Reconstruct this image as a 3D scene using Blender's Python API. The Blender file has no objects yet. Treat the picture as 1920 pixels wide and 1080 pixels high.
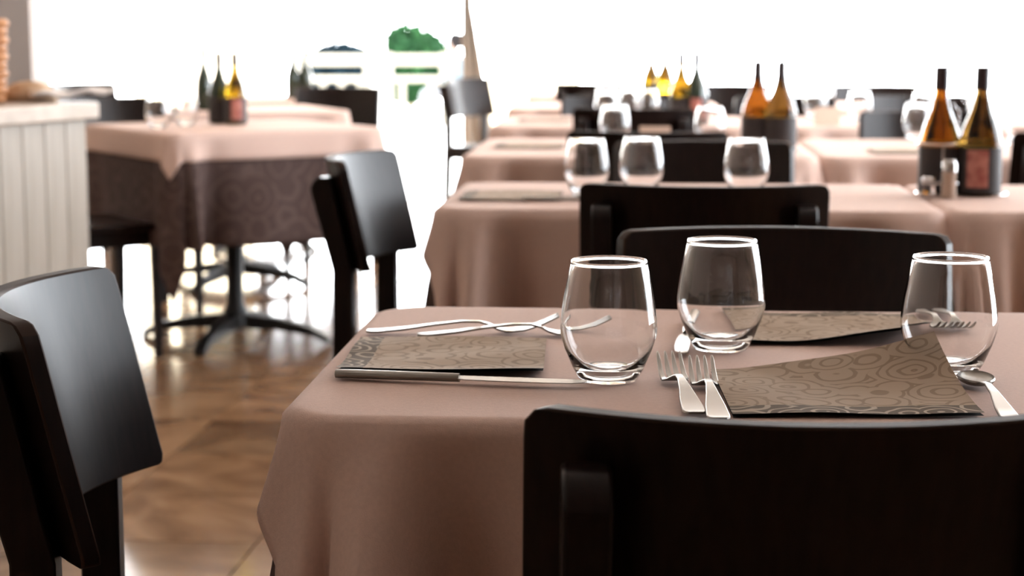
import bpy, bmesh, math, random
from mathutils import Vector, Matrix
random.seed(7)
S = bpy.context.scene
COL = S.collection
R = math.radians

# ------------------------------------------------------------------ camera, world, light, exposure
cam_d = bpy.data.cameras.new('camera')
cam = bpy.data.objects.new('camera', cam_d)
COL.objects.link(cam)
S.camera = cam
cam.location = (0, 0, 1.06)
cam.rotation_euler = (R(90 - 7.937), 0, 0)
cam_d.sensor_width = 36
cam_d.lens = 63.75
cam_d.clip_start = 0.05
cam_d.clip_end = 300
cam_d.dof.use_dof = True
cam_d.dof.focus_distance = 1.52
cam_d.dof.aperture_fstop = 7.5

W = bpy.data.worlds.new('world')
S.world = W
W.use_nodes = True
bg = W.node_tree.nodes['Background']
bg.inputs[0].default_value = (0.93, 0.965, 1.0, 1)
bg.inputs[1].default_value = 26.0
S.view_settings.view_transform = 'Standard'
S.view_settings.look = 'None'
S.view_settings.gamma = 1
S.view_settings.use_curve_mapping = False
S.view_settings.exposure = 0.0
S.cycles.max_bounces = 14
S.cycles.transmission_bounces = 14
S.cycles.diffuse_bounces = 5
S.cycles.transparent_max_bounces = 16
S.cycles.sample_clamp_indirect = 8


def portal(loc, rot, sx, sy):
    d = bpy.data.lights.new('window_portal', 'AREA')
    d.shape = 'RECTANGLE'
    d.size, d.size_y = sx, sy
    d.cycles.is_portal = True
    o = bpy.data.objects.new('window_portal', d)
    COL.objects.link(o)
    o.location = loc
    o.rotation_euler = rot


# portals guide the sampling of the sky through the openings, they give off no light of their own
portal((0.4, 11.75, 1.3), (R(-90), 0, 0), 7.2, 2.6)
portal((4.15, 6.95, 1.3), (0, R(90), 0), 2.6, 8.0)


# ------------------------------------------------------------------ materials
def mat(name, col, rough=0.5, metal=0.0, spec=0.5, trans=0.0, ior=1.45, coat=0.0):
    m = bpy.data.materials.new(name)
    m.use_nodes = True
    b = m.node_tree.nodes['Principled BSDF']
    b.inputs['Base Color'].default_value = (*col, 1)
    b.inputs['Roughness'].default_value = rough
    b.inputs['Metallic'].default_value = metal
    b.inputs['Specular IOR Level'].default_value = spec
    b.inputs['Transmission Weight'].default_value = trans
    b.inputs['IOR'].default_value = ior
    b.inputs['Coat Weight'].default_value = coat
    return m


def N(m, t, **kw):
    n = m.node_tree.nodes.new(t)
    for k, v in kw.items():
        setattr(n, k, v)
    return n


def L(m, a, b):
    m.node_tree.links.new(a, b)


def bsdf(m):
    return m.node_tree.nodes['Principled BSDF']


def noise_colour(m, c1, c2, scale, detail=4, stretch=(1, 1, 1), lo=0.35, hi=0.65, coord='Object', dist=0.0):
    tc = N(m, 'ShaderNodeTexCoord')
    mp = N(m, 'ShaderNodeMapping')
    mp.inputs['Scale'].default_value = stretch
    nz = N(m, 'ShaderNodeTexNoise')
    nz.inputs['Scale'].default_value = scale
    nz.inputs['Detail'].default_value = detail
    nz.inputs['Distortion'].default_value = dist
    rp = N(m, 'ShaderNodeValToRGB')
    rp.color_ramp.elements[0].position = lo
    rp.color_ramp.elements[1].position = hi
    rp.color_ramp.elements[0].color = (*c1, 1)
    rp.color_ramp.elements[1].color = (*c2, 1)
    L(m, tc.outputs[coord], mp.inputs[0])
    L(m, mp.outputs[0], nz.inputs['Vector'])
    L(m, nz.outputs['Fac'], rp.inputs[0])
    L(m, rp.outputs[0], bsdf(m).inputs['Base Color'])
    return tc, mp, nz, rp


def bump(m, src, strength, dist=0.001):
    b = N(m, 'ShaderNodeBump')
    b.inputs['Strength'].default_value = strength
    b.inputs['Distance'].default_value = dist
    L(m, src, b.inputs['Height'])
    L(m, b.outputs[0], bsdf(m).inputs['Normal'])


M = {}
M['wood'] = mat('dark_wood', (0.008, 0.004, 0.0035), 0.31, spec=0.22)
noise_colour(M['wood'], (0.0055, 0.0026, 0.0023), (0.011, 0.0055, 0.0045), 9, 5, (14, 14, 1.2))
M['wood_edge'] = mat('raw_wood_edge', (0.030, 0.017, 0.012), 0.6, spec=0.12)
# taupe linen with a fine weave
M['cloth'] = mat('taupe_cloth', (0.50, 0.36, 0.31), 0.85, spec=0.15)
tc, mp, nz, rp = noise_colour(M['cloth'], (0.59, 0.430, 0.372), (0.63, 0.462, 0.40), 220, 3)
wv = N(M['cloth'], 'ShaderNodeTexNoise')
wv.inputs['Scale'].default_value = 700
L(M['cloth'], tc.outputs['Object'], wv.inputs['Vector'])
bump(M['cloth'], wv.outputs['Fac'], 0.35, 0.0006)
M['cloth_b'] = mat('taupe_cloth_side', (0.50, 0.36, 0.31), 0.85, spec=0.15)


def swirl(m, ground, line, band_ground, band_line, axis, thr, sign, scale=24.0, freq=30.0, rough=0.8):
    """printed rings; a darker band beyond thr along one local axis (flat print on paper or cloth)"""
    tc = N(m, 'ShaderNodeTexCoord')
    nz = N(m, 'ShaderNodeTexNoise')
    nz.inputs['Scale'].default_value = scale * 0.9
    nz.inputs['Detail'].default_value = 2
    mx = N(m, 'ShaderNodeVectorMath', operation='MULTIPLY_ADD')
    mx.inputs[1].default_value = (0.02 * 24 / scale,) * 3
    L(m, tc.outputs['Object'], nz.inputs['Vector'])
    L(m, nz.outputs['Color'], mx.inputs[0])
    L(m, tc.outputs['Object'], mx.inputs[2])
    fl = N(m, 'ShaderNodeVectorMath', operation='MULTIPLY')
    fl.inputs[1].default_value = (1, 1, 0 if axis != 'any' else 1)
    L(m, mx.outputs[0], fl.inputs[0])
    vo = N(m, 'ShaderNodeTexVoronoi')
    vo.inputs['Scale'].default_value = scale
    L(m, fl.outputs[0], vo.inputs['Vector'])
    mu = N(m, 'ShaderNodeMath', operation='MULTIPLY')
    mu.inputs[1].default_value = freq
    sn = N(m, 'ShaderNodeMath', operation='SINE')
    L(m, vo.outputs['Distance'], mu.inputs[0])
    L(m, mu.outputs[0], sn.inputs[0])
    rp = N(m, 'ShaderNodeValToRGB')
    rp.color_ramp.elements[0].position = 0.45
    rp.color_ramp.elements[1].position = 0.75
    L(m, sn.outputs[0], rp.inputs[0])
    a = N(m, 'ShaderNodeMix', data_type='RGBA')
    a.inputs[6].default_value = (*ground, 1)
    a.inputs[7].default_value = (*line, 1)
    L(m, rp.outputs[0], a.inputs[0])
    out = a.outputs[2]
    if band_ground:
        b = N(m, 'ShaderNodeMix', data_type='RGBA')
        b.inputs[6].default_value = (*band_ground, 1)
        b.inputs[7].default_value = (*band_line, 1)
        L(m, rp.outputs[0], b.inputs[0])
        sp = N(m, 'ShaderNodeSeparateXYZ')
        L(m, tc.outputs['Object'], sp.inputs[0])
        gt = N(m, 'ShaderNodeMath', operation='LESS_THAN' if sign < 0 else 'GREATER_THAN')
        gt.inputs[1].default_value = thr
        L(m, sp.outputs[axis], gt.inputs[0])
        c = N(m, 'ShaderNodeMix', data_type='RGBA')
        L(m, gt.outputs[0], c.inputs[0])
        L(m, a.outputs[2], c.inputs[6])
        L(m, b.outputs[2], c.inputs[7])
        out = c.outputs[2]
    L(m, out, bsdf(m).inputs['Base Color'])
    return m


M['under'] = swirl(mat('brown_patterned_cloth', (0.08, 0.05, 0.045), 0.8, spec=0.2),
                   (0.072, 0.046, 0.041), (0.098, 0.066, 0.059), None, None, 'any', 0, 1, 9, 22)
M['napkin'] = swirl(mat('printed_paper', (0.4, 0.3, 0.25), 0.85, spec=0.15),
                    (0.385, 0.288, 0.212), (0.262, 0.190, 0.134), (0.125, 0.095, 0.070), (0.39, 0.31, 0.24), 'Y', -0.070, -1)
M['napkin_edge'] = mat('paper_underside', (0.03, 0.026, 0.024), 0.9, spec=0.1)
M['steel'] = mat('cutlery_steel', (0.28, 0.26, 0.235), 0.30, 1.0)
M['glass'] = mat('clear_glass', (1, 1, 1), 0.0, trans=1.0, ior=1.48)
M['amber'] = mat('amber_glass', (0.40, 0.14, 0.010), 0.04, trans=1.0, ior=1.33)
M['oil'] = mat('olive_oil_glass', (0.70, 0.47, 0.02), 0.04, trans=1.0, ior=1.33)
M['brownglass'] = mat('dark_brown_glass', (0.20, 0.11, 0.02), 0.04, trans=1.0, ior=1.33)
M['darkglass'] = mat('dark_green_glass', (0.02, 0.03, 0.018), 0.06, spec=0.6)
M['cap'] = mat('bottle_cap', (0.028, 0.014, 0.016), 0.4)
M['label_dark'] = mat('dark_label', (0.028, 0.022, 0.022), 0.6)
M['label_red'] = mat('red_label', (0.36, 0.12, 0.09), 0.6)
noise_colour(M['label_red'], (0.30, 0.085, 0.07), (0.48, 0.20, 0.16), 60)
M['label_cream'] = mat('cream_label', (0.45, 0.34, 0.27), 0.6)
M['wire'] = mat('chrome_wire', (0.6, 0.58, 0.58), 0.22, 1.0)
M['iron'] = mat('black_iron', (0.012, 0.011, 0.011), 0.45, spec=0.4)
M['card'] = mat('beige_card', (0.62, 0.47, 0.38), 0.7)
M['counter'] = mat('cream_board', (0.50, 0.43, 0.36), 0.5, spec=0.3)
noise_colour(M['counter'], (0.31, 0.27, 0.225), (0.38, 0.335, 0.29), 5, 4, (9, 9, 0.6))
M['top'] = mat('beige_stone_top', (0.58, 0.46, 0.37), 0.4)
noise_colour(M['top'], (0.38, 0.30, 0.235), (0.48, 0.39, 0.32), 14)
M['wall'] = mat('warm_plaster', (0.50, 0.43, 0.36), 0.85, spec=0.2)
M['dark_wall'] = mat('unseen_dark_wall', (0.20, 0.13, 0.09), 0.6)  # brown of the unseen wall behind the camera, added to cut bounce light
M['grey'] = mat('grey_plaster', (0.30, 0.27, 0.26), 0.85, spec=0.2)
M['ceil'] = mat('ceiling_plaster', (0.76, 0.71, 0.65), 0.9, spec=0.2)
M['frame'] = mat('white_frame', (0.75, 0.72, 0.68), 0.45)
M['jamb'] = mat('grey_brown_frame', (0.22, 0.18, 0.15), 0.5)
M['wicker'] = mat('orange_wicker', (0.42, 0.17, 0.05), 0.6)
noise_colour(M['wicker'], (0.24, 0.085, 0.025), (0.42, 0.18, 0.055), 90, 3, (1, 1, 3))
M['bread'] = mat('bread_crust', (0.55, 0.38, 0.24), 0.8)
noise_colour(M['bread'], (0.42, 0.26, 0.14), (0.66, 0.50, 0.36), 18)
M['linen'] = mat('white_linen', (0.85, 0.80, 0.77), 0.9, spec=0.1)
M['terrace'] = mat('pale_terrace_stone', (0.74, 0.72, 0.68), 0.7)
M['rail'] = mat('darkened_cream_rail', (0.13, 0.115, 0.085), 0.6)  # cream darkened in the colour itself to offset the overbright sky
M['leaf'] = mat('leaf_green', (0.03, 0.09, 0.035), 0.9, spec=0.1)
noise_colour(M['leaf'], (0.003, 0.015, 0.005), (0.010, 0.036, 0.011), 3)
M['hedge'] = mat('blue_green_hedge', (0.0012, 0.006, 0.009), 0.8, spec=0.1)  # bush and hedge greens darkened likewise against the sky
M['skin'] = mat('skin', (0.10, 0.06, 0.045), 0.6)
M['hair'] = mat('dark_hair', (0.004, 0.003, 0.003), 0.9, spec=0.1)
M['shirt'] = mat('darkened_blue_shirt', (0.050, 0.066, 0.076), 0.9)  # skin and pale clothes darkened to hold up under the bright sky
M['shirt_w'] = mat('darkened_trousers', (0.08, 0.08, 0.085), 0.9)
M['jeans'] = mat('blue_trousers', (0.10, 0.11, 0.24), 0.9)
M['grout'] = mat('floor_grout', (0.10, 0.062, 0.038), 1.0, spec=0.0)

# brown marble floor tile, colour varies from tile to tile
m = M['tile'] = mat('brown_marble_tile', (0.3, 0.17, 0.09), 0.13, spec=0.5)
tc, mp, nz, rp = noise_colour(m, (0.17, 0.085, 0.040), (0.44, 0.265, 0.150), 3.2, 7, (1, 1, 1), 0.28, 0.72, dist=1.4)
oi = N(m, 'ShaderNodeObjectInfo')
ad = N(m, 'ShaderNodeVectorMath', operation='ADD')
cb = N(m, 'ShaderNodeCombineXYZ')
sc = N(m, 'ShaderNodeMath', operation='MULTIPLY')
sc.inputs[1].default_value = 37.0
L(m, oi.outputs['Random'], sc.inputs[0])
L(m, sc.outputs[0], cb.inputs[0])
L(m, sc.outputs[0], cb.inputs[1])
L(m, tc.outputs['Object'], ad.inputs[0])
L(m, cb.outputs[0], ad.inputs[1])
L(m, ad.outputs[0], mp.inputs[0])
hv = N(m, 'ShaderNodeHueSaturation')
vr = N(m, 'ShaderNodeMapRange')
vr.inputs[3].default_value = 0.72
vr.inputs[4].default_value = 1.28
L(m, oi.outputs['Random'], vr.inputs[0])
L(m, vr.outputs[0], hv.inputs['Value'])
L(m, rp.outputs[0], hv.inputs['Color'])
L(m, hv.outputs[0], bsdf(m).inputs['Base Color'])


def thin(name, col, transp, transl, gloss):
    """thin sheet: sees through (sky reaches the room), scatters, reflects a little"""
    m = bpy.data.materials.new(name)
    m.use_nodes = True
    nt = m.node_tree
    nt.nodes.remove(nt.nodes['Principled BSDF'])
    out = nt.nodes['Material Output']
    t = N(m, 'ShaderNodeBsdfTransparent')
    if gloss:
        g = N(m, 'ShaderNodeBsdfGlossy')
        g.inputs['Roughness'].default_value = 0.02
    else:
        g = N(m, 'ShaderNodeBsdfTranslucent')
        g.inputs['Color'].default_value = (*col, 1)
        t.inputs['Color'].default_value = (*col, 1)
    mx = N(m, 'ShaderNodeMixShader')
    mx.inputs[0].default_value = 1 - transp
    L(m, t.outputs[0], mx.inputs[1])
    L(m, g.outputs[0], mx.inputs[2])
    L(m, mx.outputs[0], out.inputs[0])
    return m


M['pane'] = thin('window_glass', (1, 1, 1), 0.94, 0, True)
M['dimmed'] = thin('dimming_window_glass', (1, 1, 1), 0.94, 0, True)
for q in M['dimmed'].node_tree.nodes:
    if q.type == 'BSDF_TRANSPARENT':
        q.inputs['Color'].default_value = (0.80, 0.81, 0.82, 1)  # tint added to dim the daylight through the right wall
M['sheer'] = thin('cream_sheer', (0.96, 0.90, 0.78), 0.35, 0.65, False)
M['drape'] = mat('beige_drape', (0.27, 0.235, 0.20), 0.9, spec=0.1)


# ------------------------------------------------------------------ mesh helpers
class MB:
    def __init__(self):
        self.v, self.f = [], []

    def add(self, v, f):
        n = len(self.v)
        self.v += [tuple(p) for p in v]
        self.f += [tuple(i + n for i in q) for q in f]
        return self

    def box(self, x0, x1, y0, y1, z0, z1):
        v = [(x, y, z) for z in (z0, z1) for y in (y0, y1) for x in (x0, x1)]
        return self.add(v, [(0, 2, 3, 1), (4, 5, 7, 6), (0, 1, 5, 4), (2, 6, 7, 3), (0, 4, 6, 2), (1, 3, 7, 5)])

    def rings(self, rings, cap0=True, cap1=True):
        n = len(rings[0])
        v = [p for r in rings for p in r]
        f = []
        for k in range(len(rings) - 1):
            for i in range(n):
                j = (i + 1) % n
                f.append((k * n + i, k * n + j, (k + 1) * n + j, (k + 1) * n + i))
        if cap0:
            f.append(tuple(range(n - 1, -1, -1)))
        if cap1:
            f.append(tuple((len(rings) - 1) * n + i for i in range(n)))
        return self.add(v, f)

    def lathe(self, prof, seg=32, cx=0, cy=0, z0=0):
        """prof: (r, z) list; a radius of 0 at an end closes it"""
        rs = []
        for r, z in prof:
            rr = max(r, 1e-5)
            rs.append([(cx + rr * math.cos(2 * math.pi * i / seg), cy + rr * math.sin(2 * math.pi * i / seg), z0 + z) for i in range(seg)])
        return self.rings(rs, True, True)

    def tube(self, pts, r, seg=8, closed=False):
        pts = [Vector(p) for p in pts]
        rs = []
        n = len(pts)
        for i, p in enumerate(pts):
            a = pts[(i - 1) % n] if closed else pts[max(i - 1, 0)]
            b = pts[(i + 1) % n] if closed else pts[min(i + 1, n - 1)]
            d = (b - a).normalized()
            up = Vector((0, 0, 1)) if abs(d.z) < 0.9 else Vector((1, 0, 0))
            s = d.cross(up).normalized()
            u = s.cross(d)
            rad = r[i] if isinstance(r, (list, tuple)) else r
            rs.append([p + rad * (math.cos(2 * math.pi * k / seg) * s + math.sin(2 * math.pi * k / seg) * u) for k in range(seg)])
        if closed:
            rs.append(rs[0])
            return self.rings(rs, False, False)
        return self.rings(rs)

    def prism_x(self, poly_yz, x0, x1):
        """polygon in the y-z plane pushed along x"""
        return self.rings([[(x0, y, z) for y, z in poly_yz], [(x1, y, z) for y, z in poly_yz]])

    def mesh(self, name, m, smooth=True, angle=35):
        me = bpy.data.meshes.new(name)
        me.from_pydata(self.v, [], self.f)
        bm = bmesh.new()
        bm.from_mesh(me)
        bmesh.ops.remove_doubles(bm, verts=bm.verts, dist=1e-6)
        bmesh.ops.recalc_face_normals(bm, faces=bm.faces)
        if smooth:
            for f in bm.faces:
                f.smooth = True
            for e in bm.edges:
                if len(e.link_faces) == 2 and e.calc_face_angle(0) > R(angle):
                    e.smooth = False
        bm.to_mesh(me)
        bm.free()
        me.materials.append(m)
        return me

    def build(self, name, m, parent=None, smooth=True, bevel=0, angle=35):
        o = bpy.data.objects.new(name, self.mesh(name, m, smooth, angle))
        COL.objects.link(o)
        o.parent = parent
        if bevel:
            b = o.modifiers.new('bevel', 'BEVEL')
            b.width = bevel
            b.segments = 2
            b.limit_method = 'ANGLE'
            b.angle_limit = R(40)
        return o


def tag(o, label, cat, group=None, kind=None):
    o['label'] = label
    o['category'] = cat
    if group:
        o['group'] = group
    if kind:
        o['kind'] = kind
    return o


def struct(o):
    o['kind'] = 'structure'
    return o


def empty(name, loc=(0, 0, 0), rz=0.0):
    o = bpy.data.objects.new(name, None)
    o.empty_display_size = 0.1
    COL.objects.link(o)
    o.location = loc
    o.rotation_euler = (0, 0, rz)
    return o


def copy_tree(o, parent=None):
    c = o.copy()
    COL.objects.link(c)
    c.parent = parent
    for ch in list(o.children):
        copy_tree(ch, c)
    return c


PROTO = {}


def put(key, maker, loc, rz, label, cat, group):
    """first call builds the thing, later calls copy it with its parts"""
    if key not in PROTO:
        o = PROTO[key] = maker()
    else:
        o = copy_tree(PROTO[key])
    o.location = loc
    o.rotation_euler = (0, 0, rz)
    tag(o, label, cat, group)
    return o


T = 0.75          # height of a laid table
TH = R(-5)        # the rows stand a little askew to the camera

# ------------------------------------------------------------------ the setting
X0, X1, Y0, Y1, ZC = -3.45, 4.0, -2.6, 11.6, 2.75
floor = MB().box(X0 - 0.2, X1 + 0.2, Y0 - 0.2, Y1 + 0.15, -0.12, -0.004).build('floor', M['grout'], smooth=False)
struct(floor)
ts, gap = 0.40, 0.004
h = ts / 2 - gap / 2
tile_mesh = MB().box(-h, h, -h, h, -0.012, 0).mesh('floor_tile', M['tile'], False)
rest = MB()
ca, sa = math.cos(TH), math.sin(TH)
for i in range(-16, 18):
    for j in range(-12, 36):
        u, v = (i + 0.35) * ts, (j + 0.62) * ts
        x, y = u * ca - v * sa, u * sa + v * ca
        if not (X0 + 0.02 < x < X1 - 0.02 and Y0 < y < Y1 + 0.1):
            continue
        seen = 2.3 < y < 11.7 and -0.27 * y - 0.25 < x < min(0.35, -0.55 + 0.1 * y)
        if seen:
            o = bpy.data.objects.new('tile', tile_mesh)
            COL.objects.link(o)
            o.parent = floor
            o.location = (x, y, 0)
            o.rotation_euler = (0, 0, TH)
        else:
            q = [(a * ca - b * sa + x, a * sa + b * ca + y) for a, b in ((-h, -h), (h, -h), (h, h), (-h, h))]
            rest.rings([[(a, b, -0.012) for a, b in q], [(a, b, 0) for a, b in q]])
o = rest.build('tiles_out_of_reach', M['tile'], floor, smooth=False)
o['kind'] = 'stuff'
struct(MB().box(X0 - .2, X1 + .2, Y0 - .2, Y1 + .2, ZC, ZC + .12).build('ceiling', M['ceil'], smooth=False))
struct(MB().box(X0 - .15, X0, Y0, Y1 + .15, -.1, ZC).build('wall_left', M['wall'], smooth=False))
struct(MB().box(X0 - .15, X1 + .15, Y0 - .15, Y0, -.1, ZC).build('wall_front', M['dark_wall'], smooth=False))
# right wall: glazed along its length
wr = MB().box(X1, X1 + .15, Y0, 3.0, -.1, ZC).box(X1, X1 + .15, 3.0, Y1 + .15, 2.5, ZC).box(X1, X1 + .15, 10.9, Y1 + .15, -.1, 2.5)
struct(wr.build('wall_right', M['wall'], smooth=False))
# back wall: a lintel over glass from side to side
wb = MB().box(X0, X1, Y1, Y1 + .15, 2.5, ZC).box(X0, X0 + .12, Y1, Y1 + .15, -.1, 2.5)
struct(wb.build('wall_back', M['wall'], smooth=False))
# grey pier that stands out from the left wall, its edge against the light
struct(MB().box(X0, -2.365, 9.0, 9.35, -.1, ZC).build('wall_pier', M['grey'], smooth=False))


def window(name, x0, x1, n, y=Y1 + .07, side=False):
    fr = MB()
    w = .03
    xs = [x0 + (x1 - x0) * k / n for k in range(n + 1)]

    def bx(a, b, c, d):
        if side:
            fr.box(y - .025, y + .025, a, b, c, d)
        else:
            fr.box(a, b, y - .025, y + .025, c, d)
    for x in xs:
        bx(x - w / 2, x + w / 2, 0.02, 2.5)
    bx(x0, x1, 0, .05)
    bx(x0, x1, 2.44, 2.5)
    f = struct(fr.build(name, M['frame'], smooth=False))
    for a, b in zip(xs, xs[1:]):
        p = MB()
        if side:
            p.box(y - .003, y + .003, a + w / 2, b - w / 2, .05, 2.44)
        else:
            p.box(a + w / 2, b - w / 2, y - .003, y + .003, .05, 2.44)
        p.build('pane', M['dimmed' if side else 'pane'], f, smooth=False)
    return f


window('window_1', X0 + .12, -1.80, 1)
window('window_2', -.27, X1, 4)
window('window_3', 3.0, 10.9, 5, X1 + .07, True)
# open terrace doorway between them: two jambs
d = MB().box(-1.80, -1.74, Y1 + .02, Y1 + .13, 0, 2.5).box(-1.80, -.27, Y1 + .02, Y1 + .13, 2.42, 2.5)
struct(d.build('trim_1', M['frame'], smooth=False))
struct(MB().box(-.318, -.272, Y1 - .02, Y1 + .13, 0, 2.5).build('trim_2', M['jamb'], smooth=False))


def curtain(name, pts, z0, z1, m, label, amp=.03, waves=9, pinch=None, group=None):
    (xa, ya), (xb, yb) = pts
    nx, nz_ = waves * 8, 14
    v, f = [], []
    for k in range(nz_ + 1):
        z = z0 + (z1 - z0) * k / nz_
        s = pinch(z) if pinch else 1.0
        for i in range(nx + 1):
            t = i / nx
            x = xa + (xb - xa) * t * s
            y = ya + (yb - ya) * t * s + amp * math.sin(2 * math.pi * waves * t + .5 * math.sin(3 * z))
            v.append((x, y, z))
    for k in range(nz_):
        for i in range(nx):
            a = k * (nx + 1) + i
            f.append((a, a + 1, a + nx + 2, a + nx + 1))
    o = MB().add(v, f).build(name, m, angle=180)
    so = o.modifiers.new('cloth_thickness', 'SOLIDIFY')
    so.thickness = .002
    tag(o, label, 'curtain', group)
    return o


curtain('sheer_curtain', ((-2.35, 11.35), (-1.62, 11.35)), .03, 2.44, M['sheer'], 'cream sheer curtain hanging left of the terrace doorway', waves=7)
curtain('sheer_curtain', ((-.16, 11.40), (.42, 11.40)), .03, 2.44, M['sheer'], 'cream sheer curtain hanging just right of the beige drape', waves=6)
curtain('door_drape', ((-.305, 11.28), (-.13, 11.28)), .03, 2.44, M['drape'], 'beige grey drape narrowed high up beside the terrace doorway',
        amp=.02, waves=3, pinch=lambda z: .22 + .95 * min(1, abs(z - 1.35) / 1.0))

# ------------------------------------------------------------------ outside
struct(MB().box(-14, 16, Y1 + .15, 30, -.25, -.02).build('terrace_ground', M['terrace'], smooth=False))


def railing(x0, x1, y, label, step=.22, rails=((.70, .83), (.50, .57))):
    e = empty('terrace_railing', ((x0 + x1) / 2, y, -.02))
    hw = (x1 - x0) / 2
    for a, b in rails:
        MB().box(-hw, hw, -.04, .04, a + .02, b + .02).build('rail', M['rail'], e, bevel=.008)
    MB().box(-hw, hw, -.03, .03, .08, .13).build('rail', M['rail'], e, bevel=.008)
    n = int((x1 - x0) / step)
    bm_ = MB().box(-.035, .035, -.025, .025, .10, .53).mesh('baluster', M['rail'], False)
    for k in range(n):
        o = bpy.data.objects.new('baluster', bm_)
        COL.objects.link(o)
        o.parent = e
        o.location = (-hw + (k + .5) * (2 * hw) / n, 0, 0)
    for s in (-1, 1):
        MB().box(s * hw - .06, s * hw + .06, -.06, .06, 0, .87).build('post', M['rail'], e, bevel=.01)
    tag(e, label, 'railing', 'terrace railings')


railing(-2.62, -1.72, 22, 'cream terrace railing section left of the white post')
railing(-1.50, -.80, 22, 'cream terrace railing section in front of the green bush', .3)
o = MB().box(-.075, .075, -.075, .075, 0, 2.6).box(-.10, .10, -.10, .10, 0, .12).box(-.10, .10, -.10, .10, 2.6, 2.68).build('terrace_post', M['frame'], bevel=.01)
o.location = (-1.61, 22, -.02)
tag(o, 'tall white post between the two terrace railing sections', 'post')


def bush(name, loc, rx, ry, rz_, m, n, label, seed, cat='bush'):
    rnd = random.Random(seed)
    e = empty(name, loc)
    b = MB()
    for k in range(n):
        th, ph = rnd.uniform(0, 2 * math.pi), math.acos(rnd.uniform(-1, 1))
        r = rnd.uniform(.72, 1.04)
        c = Vector((rx * r * math.sin(ph) * math.cos(th), ry * r * math.sin(ph) * math.sin(th), rz_ * (1 + r * math.cos(ph))))
        s = rnd.uniform(.05, .11)
        d1 = Vector((rnd.uniform(-1, 1), rnd.uniform(-1, 1), rnd.uniform(-.6, 1))).normalized()
        d2 = d1.cross(Vector((rnd.uniform(-1, 1), rnd.uniform(-1, 1), rnd.uniform(-1, 1)))).normalized()
        b.add([c - d1 * s, c + d2 * s * .45, c + d1 * s, c - d2 * s * .45], [(0, 1, 2, 3)])
    o = b.build('foliage', m, e, smooth=False)
    o['kind'] = 'stuff'
    core = MB().lathe([(0, 0), (rx * .6, rz_ * .35), (rx * .8, rz_), (rx * .62, rz_ * 1.6), (0, rz_ * 1.85)], 14).build('inner_foliage', m, e)
    core.scale.y = ry / rx
    MB().tube([(0, 0, -.6), (0.02, 0, .2), (0, .03, rz_)], [.05, .045, .03]).build('trunk', M['bread'], e)
    tag(e, label, cat)


bush('garden_bush', (-1.52, 27, .05), .60, .5, .59, M['leaf'], 2200, 'round green bush beyond the terrace railing', 3)
bush('low_hedge', (-2.46, 26, .0), .60, .4, .475, M['hedge'], 1900, 'low dark blue green hedge behind the left railing section', 5, 'hedge')

# ------------------------------------------------------------------ service counter on the left
cr = empty('service_counter', (-1.112, 4.825, 0), math.atan2(.94, .342))
# local x runs along the face towards the far end (0), local y into the body
MB().box(-2.6, -.02, .02, .60, .0, .84).build('body', M['counter'], cr, smooth=False)
bw = .095
plank = MB().rings([[(-bw + .001, 0.02, z), (-bw + .001, .010, z), (-bw + .0035, .008, z), (-.0035, .008, z), (-.001, .010, z), (-.001, .02, z)] for z in (.06, .838)]).mesh('board', M['counter'], False)
for k in range(27):
    o = bpy.data.objects.new('board', plank)
    COL.objects.link(o)
    o.parent = cr
    o.location = (-k * bw - .02, 0, 0)
for k in range(6):
    o = bpy.data.objects.new('board', plank)
    COL.objects.link(o)
    o.parent = cr
    o.location = (-.04, .03 + (k) * bw, 0)
    o.rotation_euler = (0, 0, R(-90))
    o.rotation_euler = (0, 0, R(90))
    o.location = (0.0, .02 + (k + 1) * bw, 0)
MB().box(-2.6, -.015, .012, .60, 0, .06).build('plinth', M['jamb'], cr, smooth=False)
tag(cr, 'cream boarded service counter standing along the left side', 'counter')
wt = MB().box(-2.65, .012, -.015, .64, 0, .045).build('counter_worktop', M['top'], bevel=.006)
wt.location = (-1.112, 4.825, .84)
wt.rotation_euler = cr.rotation_euler
tag(wt, 'beige worktop slab lying on the cream boarded counter', 'worktop')


# coiled wicker basket, tall
e = empty('wicker_basket', (-1.385, 4.74, .885))
for k in range(10):
    MB().tube([((.056 + .004 * (k % 2) + .001 * k) * math.cos(a), (.056 + .004 * (k % 2) + .001 * k) * math.sin(a), .012 + .0215 * k) for a in [2 * math.pi * i / 24 for i in range(24)]], .0125, 8, True).build('coil', M['wicker'], e)
MB().lathe([(0, 0), (.052, 0), (.060, .20), (.056, .20), (.048, .006), (0, .006)], 24).build('lining', M['wicker'], e)
tag(e, 'tall orange coiled wicker basket standing on the counter', 'basket')
# loaf and cloth


def loaf(loc, rz, ln, wd, ht, label):
    rs = []
    for i in range(13):
        t = i / 12 * 2 - 1
        k = math.sqrt(max(0.02, 1 - abs(t) ** 2.6))
        rs.append([(t * ln / 2, wd / 2 * k * math.cos(a), max(0, ht * (.42 + .58 * k * math.sin(a)) * (.35 + .65 * k)) if math.sin(a) > -.5 else 0) for a in [2 * math.pi * j / 14 for j in range(14)]])
    o = MB().rings(rs).build('bread_loaf', M['bread'], angle=70)
    o.location = loc
    o.rotation_euler = (0, 0, rz)
    tag(o, label, 'bread')


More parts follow.
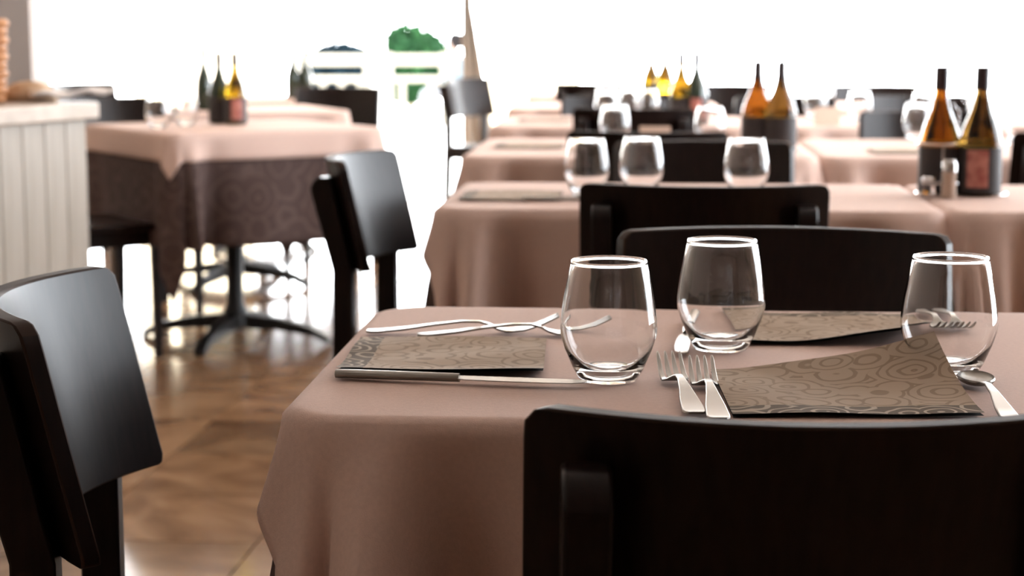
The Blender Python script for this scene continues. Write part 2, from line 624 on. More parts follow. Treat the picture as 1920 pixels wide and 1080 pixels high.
loaf((-1.29, 4.87, .885), R(15), .15, .08, .055, 'beige loaf of bread on the counter beside the wicker basket')
v, f = [], []
for i in range(13):
    for j in range(9):
        x, y = i / 12 * .22 - .11, j / 8 * .14 - .07
        v.append((x, y, .010 + .008 * math.sin(i * 1.1 + j * .6) * math.cos(j * .9) + .012 * (i / 12) ** 2))
for i in range(12):
    for j in range(8):
        a = i * 9 + j
        f.append((a, a + 9, a + 10, a + 1))
o = MB().add(v, f).build('cloth_napkin', M['linen'], angle=180)
so = o.modifiers.new('cloth_thickness', 'SOLIDIFY')
so.thickness = .006
so.offset = -1
o.location = (-1.165, 4.84, .893)
o.rotation_euler = (0, 0, R(20))
tag(o, 'crumpled white cloth napkin at the end of the counter', 'napkin')


# ------------------------------------------------------------------ tables and cloths
def make_table(sx, sy):
    def mk():
        e = empty('restaurant_table')
        MB().box(-sx / 2 + .01, sx / 2 - .01, -sy / 2 + .01, sy / 2 - .01, T - .036, T - .008).build('tabletop', M['wood'], e, bevel=.004)
        MB().lathe([(0, .05), (.05, .05), (.05, .09), (.03, .13), (.028, T - .07), (.09, T - .05), (.09, T - .036), (0, T - .036)], 20).build('column', M['iron'], e)
        arm = MB().rings([[(x, -w, a), (x, w, a), (x, w, b), (x, -w, b)] for x, w, a, b in
                          ((.02, .026, .045, .095), (.15, .022, .042, .082), (.28, .018, .026, .055), (.33, .018, .006, .030), (.345, .018, .0, .018))]).mesh('foot', M['iron'], False)
        for k in range(4):
            o = bpy.data.objects.new('foot', arm)
            COL.objects.link(o)
            o.parent = e
            o.rotation_euler = (0, 0, R(45 + 90 * k))
        return e
    return mk


def cloth_mesh(name, tx, ty, cx, cy, m, n=64, drop=0.0, k0=.05, k1=.42, rad=.05, fold=1.0, edge=.012, seed=1, lift=0.0):
    """cloth cx x cy over a table tx x ty: flat top, rounded edge, flared corners, soft folds"""
    rnd = random.Random(seed)
    ph = [rnd.uniform(0, 6.28) for _ in range(8)]
    a, b = tx / 2 - rad + .002, ty / 2 - rad + .002
    v, f = [], []

    def spread(half, inner, i):
        # denser outside the table edge
        t = i / n * 2 - 1
        return half * (abs(t) ** .85) * (1 if t >= 0 else -1)
    for j in range(n + 1):
        for i in range(n + 1):
            s, t = spread(cx / 2, a, i), spread(cy / 2, b, j)
            ss, st = (1 if s >= 0 else -1), (1 if t >= 0 else -1)
            qx, qy = max(abs(s) - a, 0), max(abs(t) - b, 0)
            r = math.hypot(qx, qy)
            z = T + lift + .0006 * math.sin(9 * s + ph[0]) * math.sin(7 * t + ph[1])
            if r <= rad:
                x, y = s, t
            else:
                d = r - rad
                nx, ny = qx / r, qy / r
                phi = math.atan2(qy, qx)
                ed = edge * math.pi / 2
                ox = oy = 0.0
                if d < ed:
                    an = d / edge
                    out, dz = edge * math.sin(an), edge * (1 - math.cos(an))
                else:
                    dd = d - ed
                    # the corner folds: it swings out sideways near the end, forwards near the long side, with a crease between
                    de = math.degrees(phi)
                    kx = k0 + k1 * math.exp(-((de - 27) / 17) ** 2) if qx > 0 else 0
                    ky = k0 + k1 * math.exp(-((de - 63) / 17) ** 2) if qy > 0 else 0
                    kk = math.hypot(kx, ky) * .9
                    # soft vertical folds, stronger further down
                    along = t if qx > qy else s
                    g = fold * dd * (.10 * math.sin(11 * along + ph[2]) + .07 * math.sin(23 * along + ph[3] + st))
                    # one deep fold next to each corner
                    cd = (tx / 2 - abs(s)) if qy > qx else (ty / 2 - abs(t))
                    g += fold * dd * (.66 * math.exp(-((cd - .070) / .030) ** 2) - .52 * math.exp(-((cd - .140) / .042) ** 2))
                    if qx > qy:
                        g *= .25
                    out = edge + g * (1 - abs(math.sin(2 * phi)) * .6)
                    ox, oy = dd * kx, dd * ky
                    dz = edge + dd * math.sqrt(max(.2, 1 - kk * kk))
                bx, by = min(abs(s), a), min(abs(t), b)
                x = ss * (bx + nx * (rad + out) + ox)
                y = st * (by + ny * (rad + out) + oy)
                z -= dz
            v.append((x, y, z))
    for j in range(n):
        for i in range(n):
            q = j * (n + 1) + i
            f.append((q, q + 1, q + n + 2, q + n + 1))
    return MB().add(v, f).mesh(name, m, True, 180)


CLOTHS = {}


def cloth_obj(name, key, loc, rz, label, cat, group, **kw):
    if key not in CLOTHS:
        CLOTHS[key] = cloth_mesh(name, **kw)
    o = bpy.data.objects.new(name, CLOTHS[key])
    COL.objects.link(o)
    o.location = loc
    o.rotation_euler = (0, 0, rz)
    so = o.modifiers.new('cloth_thickness', 'SOLIDIFY')
    so.thickness = .0016
    so.offset = -1
    tag(o, label, cat, group)
    return o


def laid_table(kind, x, y, rz, where, near=False):
    loc = (x, y, 0)
    if kind == 'row1':
        sx, sy, cx, cy, ux_, uy_ = .90, .60, 1.065, 1.18, 1.40, 1.08
    elif kind == 'row':
        sx, sy, cx, cy, ux_, uy_ = .90, .84, 1.12, 1.20, 1.40, 1.38
    else:
        sx, sy, cx, cy, ux_, uy_ = .78, .78, .97, .97, 1.52, 1.52
    put('table' + kind, make_table(sx, sy), loc, rz, 'pedestal table ' + where, 'table', 'restaurant tables')
    n = 110 if near else 56
    fo = .35 if kind == 'left' else 1.0
    cloth_obj('undercloth', 'u' + kind, loc, rz, 'dark brown undercloth of the table ' + where, 'tablecloth', 'brown undercloths',
              tx=sx - .006, ty=sy - .006, cx=ux_, cy=uy_, m=M['under'], n=60, lift=-.0045, rad=.05, k1=.10 if kind == 'left' else .19, k0=-.01, seed=3, fold=fo, edge=.006)
    cloth_obj('tablecloth', ('n' if near else 'c') + kind, loc, rz, 'taupe tablecloth on the table ' + where, 'tablecloth', 'taupe tablecloths',
              tx=sx, ty=sy, cx=cx, cy=cy, m=M['cloth'], n=n, seed=3, k1=.16 if kind == 'left' else .26, k0=.04 if kind == 'left' else .05, fold=fo, edge=.007 if kind == 'left' else .012)


laid_table('row1', .285, 1.735, R(-4), 'in the foreground with three tumblers', True)
laid_table('row1', .335, 3.53, R(-4), 'behind the foreground table', False)
laid_table('row1', 1.255, 3.47, R(-4), 'carrying the two big oil bottles at the right')
laid_table('row', .355, 5.07, R(-4), 'third in the left row of the right block')
laid_table('row', 1.285, 5.03, R(-5), 'just behind the two big oil bottles')
laid_table('row', .41, 6.62, R(-4), 'fourth in the left row of the right block')
laid_table('row', 1.42, 6.58, R(-4), 'in front of the right window, fourth from the front')
laid_table('row', .46, 8.15, R(-3), 'fifth in the left row of the right block')
laid_table('row', 1.50, 8.15, R(-3), 'in front of the right window, fifth from the front')
laid_table('row', 2.45, 6.75, R(-8), 'cut by the right picture edge')
laid_table('row', .55, 9.75, R(-2), 'farthest back before the right window')
laid_table('left', -.97, 6.29, R(33), 'standing askew at the left behind the counter')
laid_table('left', -1.18, 7.75, R(22), 'behind the askew left table')


# ------------------------------------------------------------------ chairs
def panel_mesh():
    Wd, z0, z1, th, sag, R1, R2 = .20, .605, .82, .018, 1.8, .015, .010
    nx, nz_ = 18, 14
    fr, bk = [], []
    for k in range(nz_ + 1):
        # rows denser at both ends for the rounded corners
        t = .5 - .5 * math.cos(math.pi * k / nz_)
        z = z0 + (z1 - z0) * t
        hw = Wd
        if z > z1 - R1:
            hw = Wd - R1 + math.sqrt(max(0, R1 * R1 - (z - (z1 - R1)) ** 2))
        if z < z0 + R2:
            hw = Wd - R2 + math.sqrt(max(0, R2 * R2 - ((z0 + R2) - z) ** 2))
        yl = -.185 - (z - z0) * math.tan(R(13))
        for i in range(nx + 1):
            x = (i / nx * 2 - 1) * hw
            y = yl + sag * x * x
            sl = 2 * sag * x
            q = 1 / math.sqrt(1 + sl * sl)
            fr.append((x - sl * q * th / 2, y + q * th / 2, z))
            bk.append((x + sl * q * th / 2, y - q * th / 2, z))
    n = len(fr)
    f = []
    for k in range(nz_):
        for i in range(nx):
            a = k * (nx + 1) + i
            f.append((a, a + 1, a + nx + 2, a + nx + 1))
            f.append((n + a, n + a + nx + 1, n + a + nx + 2, n + a + 1))
    for i in range(nx):
        for b in (0, nz_ * (nx + 1)):
            f.append((b + i, b + i + 1, n + b + i + 1, n + b + i))
    for k in range(nz_):
        for b in (0, nx):
            a = k * (nx + 1) + b
            f.append((a, a + nx + 1, n + a + nx + 1, n + a))
    return MB().add(fr + bk, f)


def make_chair():
    e = empty('dining_chair')
    o = panel_mesh().build('backrest', M['wood'], e, bevel=.0022, angle=50)
    o.data.materials.append(M['wood_edge'])
    for p_ in o.data.polygons:
        if abs(p_.normal.z) > .7 or abs(p_.normal.x) > .85:
            p_.material_index = 1
    o.modifiers['bevel'].material = 1
    # rear posts run from the floor up behind the panel, tops rounded at the back
    for s in (-1, 1):
        x = s * .165
        off = 1.8 * x * x - .0145           # the panel curves forward at the sides
        fy = lambda z: -.185 - (z - .605) * math.tan(R(13)) + off
        zt = .788
        poly = [(-.205, 0), (-.172, 0), (-.150, .43), (fy(.605), .605), (fy(zt), zt)]
        d = .040
        for k in range(1, 7):
            an = R(90) * k / 6
            poly.append((fy(zt) - (d - .026) - .026 * math.sin(an), zt - .026 + .026 * math.cos(an)))
        poly += [(fy(.605) - d, .605), (-.192, .43)]
        MB().prism_x(poly, x - .016, x + .016).build('leg', M['wood'], e, bevel=.003)
        MB().rings([[(s * .165 - w, .165 - w, z), (s * .165 + w, .165 - w, z), (s * .165 + w, .165 + w, z), (s * .165 - w, .165 + w, z)]
                    for z, w in ((0, .012), (.43, .018))]).build('leg', M['wood'], e, bevel=.003)
        MB().box(s * .165 - .009, s * .165 + .009, -.155, .15, .375, .43).build('side_rail', M['wood'], e, bevel=.002)
    MB().box(-.15, .15, .156, .174, .375, .43).build('front_rail', M['wood'], e, bevel=.002)
    MB().box(-.15, .15, -.172, -.152, .375, .43).build('rear_rail', M['wood'], e, bevel=.002)
    hw, rr = .205, .04
    ol = []
    for cx, cy, a0 in ((hw - rr, .205 - rr, 0), (-hw + rr, .205 - rr, 90), (-hw + .02, -.165 + .02, 180), (hw - .02, -.165 + .02, 270)):
        r_ = rr if cy > 0 else .02
        for k in range(5):
            a = R(a0 + 22.5 * k)
            ol.append((cx + r_ * math.cos(a), cy + r_ * math.sin(a)))
    MB().rings([[(x, y, .43) for x, y in ol], [(x, y, .452) for x, y in ol]]).build('seat', M['wood'], e, bevel=.004)
    return e


def chair(x, y, facing, label, group='dark dining chairs'):
    """x, y: middle of the top of the backrest; facing: direction the sitter looks, degrees from +x"""
    a = R(facing - 90)
    oy = -.237
    loc = (x + math.sin(a) * oy, y - math.cos(a) * oy, 0)
    put('chair', make_chair, loc, a, label, 'chair', group)


chair(.213, 1.103, 91, 'dark brown wooden chair nearest the camera, seen from behind')
chair(-.492, 1.70, 3, 'dark wooden chair at the left end of the foreground table')
chair(.342, 2.286, 263, 'dark wooden chair on the far side of the foreground table')
chair(.308, 2.892, 85, 'dark wooden chair pushed up to the second table, back to camera')
chair(-.362, 3.69, -11, 'dark glossy chair at the left end of the second table')
chair(.44, 4.19, 266, 'dark chair on the far side of the second table, facing camera')
chair(.335, 4.53, 84, 'dark chair pushed up to the third table of the row, back to camera')
chair(1.45, 4.46, 86, 'dark chair at the right picture edge behind the big oil bottles')
chair(.40, 6.0, 85, 'dark chair pushed up to the fourth table of the row, back to camera')
chair(1.31, 5.84, 266, 'black chair showing between the tall bottles, facing camera')
chair(.40, 7.30, 268, 'dark chair on the far side of the fourth table of the row')
chair(.47, 7.58, 86, 'dark chair pushed up to the fifth table of the row')
chair(1.10, 7.25, 250, 'dark chair turned slightly beside the fourth right table')
chair(1.62, 7.35, 272, 'dark chair at the far side of the fourth right table')
chair(.42, 9.15, 88, 'black chair far back, leftmost at the end of the row')
chair(1.05, 8.95, 268, 'dark chair far back between the fifth tables')
chair(1.75, 8.85, 268, 'dark chair far back at the fifth right table')
chair(-.31, 10.3, 324, 'grey lit chair standing alone beside the terrace doorway')
chair(-1.56, 7.15, 303, 'glossy chair at the far left corner of the askew table')
chair(-1.60, 5.85, 33, 'dark chair half hidden behind the counter at the askew table')
chair(-.80, 8.55, 262, 'dark brown chair against the light behind the left tables')
chair(-2.22, 9.25, 322, 'small grey chair far left against the bright window')


# ------------------------------------------------------------------ tumblers
def make_tumbler(seg):
    def mk():
        prof = [(0, .0015), (.018, .0015), (.0225, 0), (.0262, .0012), (.0325, .0125), (.0396, .0295), (.0432, .042), (.0438, .048), (.0433, .056), (.0412, .072), (.0379, .090), (.0346, .1055), (.0342, .1068), (.0343, .1078), (.0342, .1087),
                (.0337, .1095), (.0330, .1098), (.0323, .1095), (.0318, .1087), (.0318, .1078), (.0327, .1068), (.0332, .1055), (.0366, .090), (.0399, .072), (.0420, .056), (.0425, .048), (.0418, .042), (.0380, .0300), (.0310, .0165), (.0225, .0100), (.012, .0085), (0, .0083)]
        return MB().lathe(prof, seg).build('tumbler', M['glass'], angle=60)
    return mk


def tumbler(x, y, label, seg=40):
    put('tumbler%d' % seg, make_tumbler(seg), (x, y, T + .0012), random.uniform(0, 6), label, 'glass', 'clear stemless tumblers')


tumbler(.087, 1.612, 'clear tumbler in front of the left place setting', 72)
tumbler(.207, 1.775, 'clear tumbler in the middle of the foreground table', 72)
tumbler(.400, 1.640, 'clear tumbler at the right beside the lifted napkin', 72)
tumbler(.145, 3.52, 'clear tumbler on the second table, left of the three')
tumbler(.255, 3.57, 'clear tumbler on the second table, middle of the three')
tumbler(.455, 3.52, 'clear tumbler on the second table, right of the three')
tumbler(.295, 5.22, 'clear tumbler on the third table above the chair back')
tumbler(.555, 5.10, 'clear tumbler on the third table near its bottles')
tumbler(.345, 6.62, 'clear tumbler on the fourth table, left one')
tumbler(.455, 7.00, 'clear tumbler on the fourth table, far left one', 40)
tumbler(.500, 6.75, 'clear tumbler on the fourth table by the yellow bottles')
tumbler(1.20, 5.38, 'clear tumbler on the table behind the big oil bottles')
tumbler(1.25, 6.55, 'clear tumbler at the left of the fourth right table')
tumbler(1.14, 6.85, 'clear tumbler at the far left of the fourth right table')
tumbler(1.48, 5.30, 'clear tumbler right of the big oil bottles on the table behind')
tumbler(1.47, 6.5, 'clear tumbler between the two big oil bottles, farther back')
tumbler(.42, 8.10, 'clear tumbler on the fifth table of the left row')
tumbler(1.38, 8.05, 'clear tumbler on the fifth table before the right window')
tumbler(-1.19, 6.12, 'clear tumbler on the askew left table, near the counter')
tumbler(-1.13, 6.30, 'clear tumbler on the askew left table, nearer its bottles')


# ------------------------------------------------------------------ cutlery
def strip(sec, th):
    """sec: (y, half width, z)"""
    return [[(-w, y, z), (w, y, z), (w * .92, y, z + th), (-w * .92, y, z + th)] for y, w, z in sec]


def make_fork():
    b = MB()
    b.rings(strip([(0, .006, .0022), (.004, .0092, .0020), (.012, .0102, .0020), (.04, .0088, .0045), (.07, .0058, .0085), (.10, .0036, .0115),
                   (.118, .0034, .0112), (.128, .0050, .0085), (.136, .0095, .0045), (.145, .0124, .0022), (.152, .0127, .0022)], .0022))
    for k in range(4):
        xc = (k - 1.5) * .0068
        rs = []
        for y, w, z in ((.150, .0025, .0022), (.165, .0023, .0036), (.182, .0019, .0090), (.196, .0014, .0155), (.201, .0007, .0180)):
            rs.append([(xc - w, y, z), (xc + w, y, z), (xc + w, y, z + .002), (xc - w, y, z + .002)])
        b.rings(rs)
    return b.build('table_fork', M['steel'], bevel=.0006, angle=40)


def make_knife():
    e = empty('table_knife')
    rs = []
    for y, w, z in ((0, .0045, .0042), (.003, .0066, .0042), (.02, .0072, .0045), (.07, .0064, .0045), (.108, .0050, .0045), (.115, .0046, .0045)):
        rs.append([(w * math.cos(a), y, z + .0040 * math.sin(a)) for a in [2 * math.pi * i / 12 for i in range(12)]])
    MB().rings(rs).build('handle', M['steel'], e)
    bl = [(.113, -.0046, .0046), (.122, -.0050, .0075), (.15, -.0055, .0090), (.19, -.0060, .0092), (.218, -.0060, .0070), (.228, -.0058, .0015), (.230, -.0056, -.003)]
    MB().rings([[(a, y, .0030), (b, y, .0038), (b, y, .0046), (a, y, .0056)] for y, a, b in bl]).build('blade', M['steel'], e, angle=30)
    return e


def make_spoon():
    e = empty('dessert_spoon')
    MB().rings(strip([(0, .006, .0022), (.004, .0085, .0020), (.03, .0075, .0040), (.07, .0042, .0090), (.10, .0030, .0105), (.122, .0033, .0078), (.132, .0048, .0052)], .0022)).build('handle', M['steel'], e, bevel=.0006)
    rs_o, n = [], 20
    b = MB()
    for k in range(7):
        t = k / 6
        an = t * math.pi / 2
        rs_o.append([(.0165 * math.sin(an) * math.cos(a), .156 + .027 * math.sin(an) * math.sin(a), .0012 + .0062 * (1 - math.cos(an)) + .0004 * math.sin(a)) for a in [2 * math.pi * i / n for i in range(n)]])
    inner = [[(x * .95, .156 + (y - .156) * .96, z + .0014) for x, y, z in r] for r in rs_o]
    b.rings([[(q[0] * .05, .156 + (q[1] - .156) * .05, q[2]) for q in rs_o[1]]] + rs_o[1:] + inner[::-1][:-1] + [[(q[0] * .05, .156 + (q[1] - .156) * .05, q[2]) for q in inner[1]]])
    b.build('bowl', M['steel'], e, angle=50)
    return e


def cut(key, maker, x, y, direction, label, cat, group, z=T):
    put(key, maker, (x, y, z + .0012), R(direction - 90), label, cat, group)


FK = 'forks on the laid tables'
cut('fork', make_fork, -.152, 1.868, 2, 'silver fork at the left place setting, farther left of the pair', 'fork', FK)
cut('fork', make_fork, -.098, 1.846, 4, 'silver fork at the left place setting reaching behind the tumbler', 'fork', FK)
cut('fork', make_fork, .150, 1.452, 91.5, 'silver fork of the front setting, beside the left tumbler', 'fork', FK)
cut('fork', make_fork, .167, 1.430, 88.5, 'silver fork of the front setting, next to the swirl napkin', 'fork', FK)
cut('fork', make_fork, .452, 2.02, 268, 'silver fork seen through the right tumbler, left of two', 'fork', FK)
cut('fork', make_fork, .478, 2.02, 266, 'silver fork seen through the right tumbler, right of two', 'fork', FK)
KN = 'knives and spoons'
cut('knife', make_knife, -.160, 1.622, -11, 'silver table knife along the near edge of the left napkin', 'knife', KN)
cut('spoon', make_spoon, .402, 1.432, 86, 'silver spoon right of the front napkin, half hidden by the chair', 'spoon', KN)
cut('knife', make_knife, .196, 1.955, 262, 'silver knife tip showing behind the middle tumbler', 'knife', KN)
cut('knife', make_knife, .02, 3.40, 2, 'silver knife on the left napkin of the second table', 'knife', KN)


# ------------------------------------------------------------------ paper napkins (0.20 square, band at local -y)
def napkin(x, y, rz, label, lift=None, wave=.0, sx=.20, sy=.19, mesh_key=None):
    n = 20
    v, f = [], []
    for j in range(n + 1):
        for i in range(n + 1):
            a, b = i / n * 2 - 1, j / n * 2 - 1
            z = .004
            if lift:
                la, lb, hgt, sh = lift
                q = max(0.0, (a * la + b * lb) / (abs(la) + abs(lb)) - sh) / (1 - sh)
                z += hgt * q ** 1.6
            z += wave * math.sin(a * 6 + 1) * max(0, -b if wave > 0 else b) ** 3
            v.append((a * sx / 2, b * sy / 2, z + .0008 * math.sin(5 * a + 3 * b)))
    top = len(v)
    v += [(p[0] * .995, p[1] * .995, max(.0008, p[2] - .0026)) for p in v]
    for j in range(n):
        for i in range(n):
            q = j * (n + 1) + i
            f.append((q, q + 1, q + n + 2, q + n + 1))
    e = empty('paper_napkin', (x, y, T + .0012), rz)
    MB().add(v[:top], f).build('printed_sheet', M['napkin'], e, angle=180)
    u = MB().add(v[top:], f)
    u.build('lower_layers', M['napkin_edge'], e, angle=180)
    tag(e, label, 'napkin', 'printed paper napkins')
    return e


napkin(-.063, 1.727, R(-90 - 2), 'swirl printed napkin of the left setting with dark band', wave=.0, lift=(1, 0, .004, .6))
napkin(.284, 1.548, R(-1), 'large swirl printed napkin of the front setting, far corner lifted', lift=(1, 1, .034, .05), sx=.205, sy=.20)
napkin(.330, 1.895, R(178), 'swirl printed napkin of the far setting behind the middle tumbler', lift=(-1, 1, .022, .2))
napkin(-.0, 3.50, R(-94), 'swirl printed napkin at the left end of the second table')
napkin(.05, 5.10, R(-94), 'swirl printed napkin at the left end of the third table')
napkin(.12, 6.65, R(-94), 'swirl printed napkin at the left end of the fourth table')
napkin(1.06, 4.85, R(-4), 'swirl printed napkin behind the big oil bottles')


# ------------------------------------------------------------------ bottles
def bottle(x, y, rz, name, glass, label, wrap='label_dark', red=False, cap='screw', r=.039, hgt=.249, z=T + .0012, neck_glass=None, group='oil and vinegar bottles'):
    e = empty(name, (x, y, z), rz)
    k = hgt / .249
    body = [(0, 0), (r - .004, 0), (r, .004), (r, .098 * k), (r * .97, .110 * k), (r * .80, .135 * k), (r * .50, .165 * k), (r * .34, .190 * k), (.0118, .205 * k), (.0112, .222 * k), (0, .222 * k)]
    MB().lathe(body, 28).build('body', M[glass], e, angle=50)
    if cap == 'screw':
        MB().lathe([(0, .203 * k), (.0128, .203 * k), (.0135, .206 * k), (.0135, .247 * k), (.0125, .249 * k), (0, .249 * k)], 20).build('cap', M['cap'], e)
    elif cap == 'pour':
        MB().lathe([(0, .192 * k), (r * .36, .192 * k), (.0128, .207 * k), (.0125, .236 * k), (.008, .240 * k), (0, .240 * k)], 16).build('collar', M['cap'], e)
        MB().tube([(0, 0, .238 * k), (.001, 0, .255 * k), (.008, 0, .272 * k)], [.0055, .0045, .003], 8).build('pourer', M['iron'], e)
    else:
        MB().tube([(0, 0, .205 * k), (0, 0, .25 * k), (.004, 0, .285 * k)], [.008, .0045, .002], 8).build('pourer', M['glass'], e)
    if wrap:
        MB().lathe([(r + .0006, .006), (r + .0012, .006), (r + .0012, .094 * k), (r + .0006, .094 * k)], 28).build('wrap', M[wrap], e)
    if red:
        vs, fs = [], []
        for i in range(9):
            a = R(-140 + 56 * i / 8)
            for zz in (.018, .090 * k):
                for rr in (r + .0014, r + .0022):
                    vs.append((rr * math.cos(a), rr * math.sin(a), zz))
        for i in range(8):
            b = i * 4
            fs += [(b + 1, b + 5, b + 7, b + 3), (b, b + 2, b + 6, b + 4), (b + 2, b + 3, b + 7, b + 6), (b, b + 4, b + 5, b + 1)]
        fs += [(0, 1, 3, 2), (32, 34, 35, 33)]
        MB().add(vs, fs).build('label', M['label_red'], e, angle=60)
    tag(e, label, 'bottle', group)
    return e


bottle(.835, 3.545, 0, 'oil_bottle', 'amber', 'tall amber oil bottle with dark cap, left of the big pair')
bottle(.908, 3.52, R(2), 'vinegar_bottle', 'brownglass', 'tall dark vinegar bottle with red label, right of the big pair', 'label_dark', True, r=.041)
bottle(.655, 4.86, 0, 'oil_bottle', 'amber', 'oil bottle with pourer on the third table, left of the pair', cap='pour', r=.042)
bottle(.712, 4.82, 0, 'vinegar_bottle', 'brownglass', 'brown vinegar bottle with pourer on the third table, right of the pair', cap='pour', r=.042)
bottle(.595, 6.42, 0, 'oil_bottle', 'oil', 'yellow oil bottle with dark neck on the fourth table')
bottle(.648, 6.40, R(15), 'vinegar_bottle', 'darkglass', 'dark bottle with red label on the fourth table', 'label_dark', True)
bottle(.625, 8.20, 0, 'oil_bottle', 'oil', 'yellow oil cruet with thin spout on the fifth table, left', 'label_dark', cap='spout')
bottle(.690, 8.22, 0, 'oil_bottle', 'oil', 'yellow oil cruet with thin spout on the fifth table, right', None, cap='spout')
bottle(-.965, 6.36, R(35), 'oil_bottle', 'oil', 'oil bottle with red label on the askew left table', 'label_dark', True)
bottle(-1.032, 6.43, 0, 'vinegar_bottle', 'darkglass', 'dark vinegar bottle on the askew left table beside the oil')
bottle(-1.275, 7.55, 0, 'wine_bottle', 'darkglass', 'slim dark green bottle on the back left table', None, r=.034, hgt=.262)
bottle(-1.08, 9.0, 0, 'oil_bottle', 'darkglass', 'small dark bottle far back before the terrace, left one', None, z=.7512, r=.034)
bottle(-1.02, 9.0, 0, 'oil_bottle', 'darkglass', 'small dark bottle far back before the terrace, right one', None, z=.7512, r=.034)
laid_table('left', -1.25, 9.05, R(10), 'far back at the left before the terrace')


def cruet_stand(x, y, rz, label):
    e = empty('cruet_stand', (x, y, T + .0012), rz)

    def ring(cx, cy, r_, z, w=.0016):
        return [(cx + r_ * math.cos(a), cy + r_ * math.sin(a), z) for a in [2 * math.pi * i / 28 for i in range(28)]]
    for cx, r_ in ((-.0435, .0425), (.0435, .0445)):
        MB().tube(ring(cx, 0, r_, .100), .0022, 8, True).build('bottle_ring', M['wire'], e)
        MB().tube(ring(cx, 0, r_, .003), .0022, 8, True).build('base_ring', M['wire'], e)
        for a in (90, 270):
            px_, py_ = cx + r_ * math.cos(R(a)), r_ * math.sin(R(a))
            MB().tube([(px_, py_, .003), (px_, py_, .100)], .0018, 8).build('upright', M['wire'], e)
    MB().tube([(0, .045, .003), (0, .045, .16), (-.012, .045, .175), (0, .045, .19), (.012, .045, .175), (0, .045, .16)], .0022, 8).build('handle', M['wire'], e)
    for cx in (-.035, -.066):
        MB().tube(ring(cx, -.062, .0185, .028), .0016, 8, True).build('shaker_ring', M['wire'], e)
    tag(e, label, 'cruet stand')


cruet_stand(.876, 3.533, R(-3), 'chrome wire cruet stand around the two big oil bottles')


def shaker(x, y, hgt, r, cap, label):
    e = empty('shaker', (x, y, T + .0012))
    MB().lathe([(0, 0), (r, 0), (r, .004), (r * .86, hgt * .5), (r * .92, hgt * .68), (0, hgt * .68)], 20).build('jar', M['label_cream'] if cap == 'wire' else M['glass'], e)
    MB().lathe([(0, hgt * .68), (r * 1.0, hgt * .68), (r * 1.0, hgt * .9), (r * .7, hgt), (0, hgt)], 20).build('lid', M['wire'], e)
    tag(e, label, 'shaker', 'salt and pepper shakers')


shaker(.836, 3.462, .074, .0145, 'wire', 'small beige shaker with metal lid before the amber bottle')
shaker(.800, 3.478, .040, .0135, 'glass', 'tiny glass shaker left of the beige shaker')


def card(x, y, rz, w, hgt, label):
    e = empty('table_card', (x, y, T + .0012), rz)
    t = .001
    for s in (-1, 1):
        MB().rings([[(-w / 2, s * .022, 0), (w / 2, s * .022, 0), (w / 2, s * .022 - s * t, 0), (-w / 2, s * .022 - s * t, 0)],
                    [(-w / 2, s * .001, hgt), (w / 2, s * .001, hgt), (w / 2, 0, hgt), (-w / 2, 0, hgt)]]).build('leaf', M['card'], e, smooth=False)
    tag(e, label, 'card', 'folded table cards')


card(.395, 5.02, R(-4), .085, .060, 'folded beige table card on the third table above the chair back')
card(1.10, 6.35, R(-4), .085, .060, 'folded beige table card on the fourth right table')


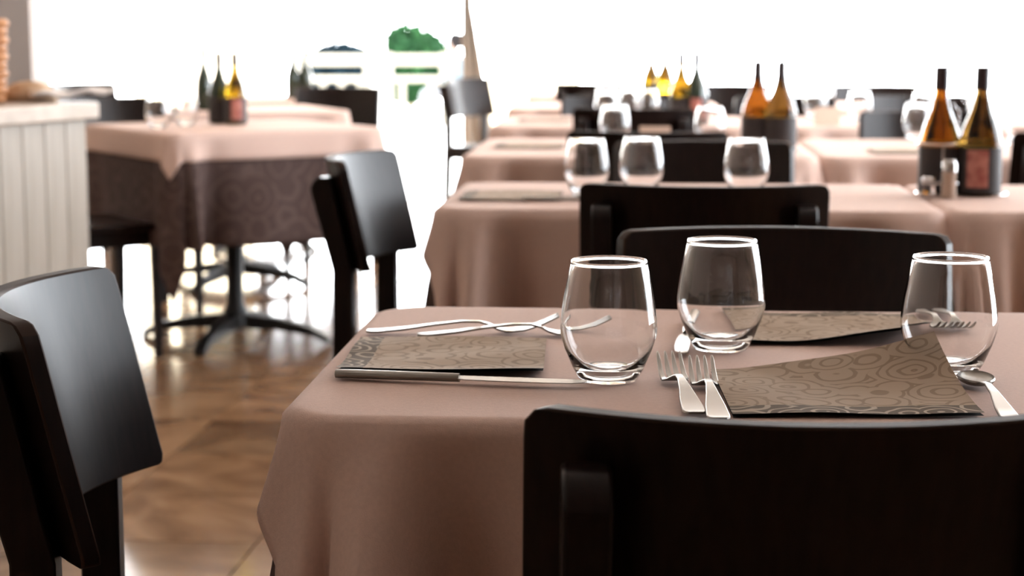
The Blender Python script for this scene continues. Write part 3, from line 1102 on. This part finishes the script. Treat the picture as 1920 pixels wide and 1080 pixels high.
# ------------------------------------------------------------------ people outside on the terrace, seated far away
def person(loc, rz, label, shirt, trousers, scale=1.0):
    e = empty('person', loc, rz)
    e.scale = (scale,) * 3
    J = {'pelvis': (0, 0, .50, .125), 'belly': (0, -.02, .66, .115), 'chest': (0, -.01, .86, .135), 'neck': (0, .01, 1.02, .055), 'head': (0, .03, 1.12, .085), 'crown': (0, .03, 1.21, .075)}
    E = [('pelvis', 'belly'), ('belly', 'chest'), ('chest', 'neck'), ('neck', 'head'), ('head', 'crown')]
    for s, k in ((-1, 'l'), (1, 'r')):
        J.update({'sh' + k: (s * .17, 0, .95, .055), 'el' + k: (s * .23, .06, .70, .042), 'wr' + k: (s * .17, .26, .62, .03), 'hd' + k: (s * .16, .33, .61, .032),
                  'hp' + k: (s * .09, .03, .49, .09), 'kn' + k: (s * .12, .42, .50, .065), 'an' + k: (s * .12, .40, .09, .042), 'to' + k: (s * .13, .54, .035, .032)})
        E += [('chest', 'sh' + k), ('sh' + k, 'el' + k), ('el' + k, 'wr' + k), ('wr' + k, 'hd' + k), ('pelvis', 'hp' + k), ('hp' + k, 'kn' + k), ('kn' + k, 'an' + k), ('an' + k, 'to' + k)]
    names = list(J)
    me = bpy.data.meshes.new('body')
    me.from_pydata([J[n][:3] for n in names], [(names.index(a), names.index(b)) for a, b in E], [])
    o = bpy.data.objects.new('body', me)
    COL.objects.link(o)
    sk = o.modifiers.new('skin', 'SKIN')
    for i, n in enumerate(names):
        me.skin_vertices[0].data[i].radius = (J[n][3],) * 2
        me.skin_vertices[0].data[i].use_root = (i == 0)
    sk.use_smooth_shade = True
    su = o.modifiers.new('smooth', 'SUBSURF')
    su.levels = su.render_levels = 1
    dg = bpy.context.evaluated_depsgraph_get()
    ev = bpy.data.meshes.new_from_object(o.evaluated_get(dg))
    o.modifiers.clear()
    o.data = ev
    o.parent = e
    ev.materials.clear()
    for q in (M['skin'], shirt, trousers):
        ev.materials.append(q)
    for p_ in ev.polygons:
        c = p_.center
        p_.use_smooth = True
        if c.z > 1.0 or (c.y > .2 and .55 < c.z < .72 and abs(c.x) > .1 and c.z > .575):
            p_.material_index = 0
        elif c.z > .60 or (abs(c.x) > .19 and c.z > .55):
            p_.material_index = 1
        else:
            p_.material_index = 2
    hr = MB().lathe([(0, -.10), (.075, -.09), (.098, -.02), (.10, .04), (.075, .10), (0, .125)], 16).build('hair', M['hair'], e)
    hr.location = (0, -.012, 1.16)
    hr.scale.y = 1.05
    tag(e, label, 'person', 'people on the terrace')
    return e


def stool(loc, label):
    e = empty('terrace_stool', loc)
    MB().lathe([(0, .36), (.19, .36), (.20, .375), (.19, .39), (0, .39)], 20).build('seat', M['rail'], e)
    for k in range(4):
        a = R(45 + 90 * k)
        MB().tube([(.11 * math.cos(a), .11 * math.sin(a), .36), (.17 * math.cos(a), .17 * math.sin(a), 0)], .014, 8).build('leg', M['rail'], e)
    tag(e, label, 'stool', 'terrace stools')


stool((-.655, 21.0, -.02), 'pale terrace stool under the person in pale blue')
person((-.655, 21.0, -.03), R(90), 'person in pale blue top with dark hair seated outside by the doorway', M['shirt'], M['shirt_w'], .88)
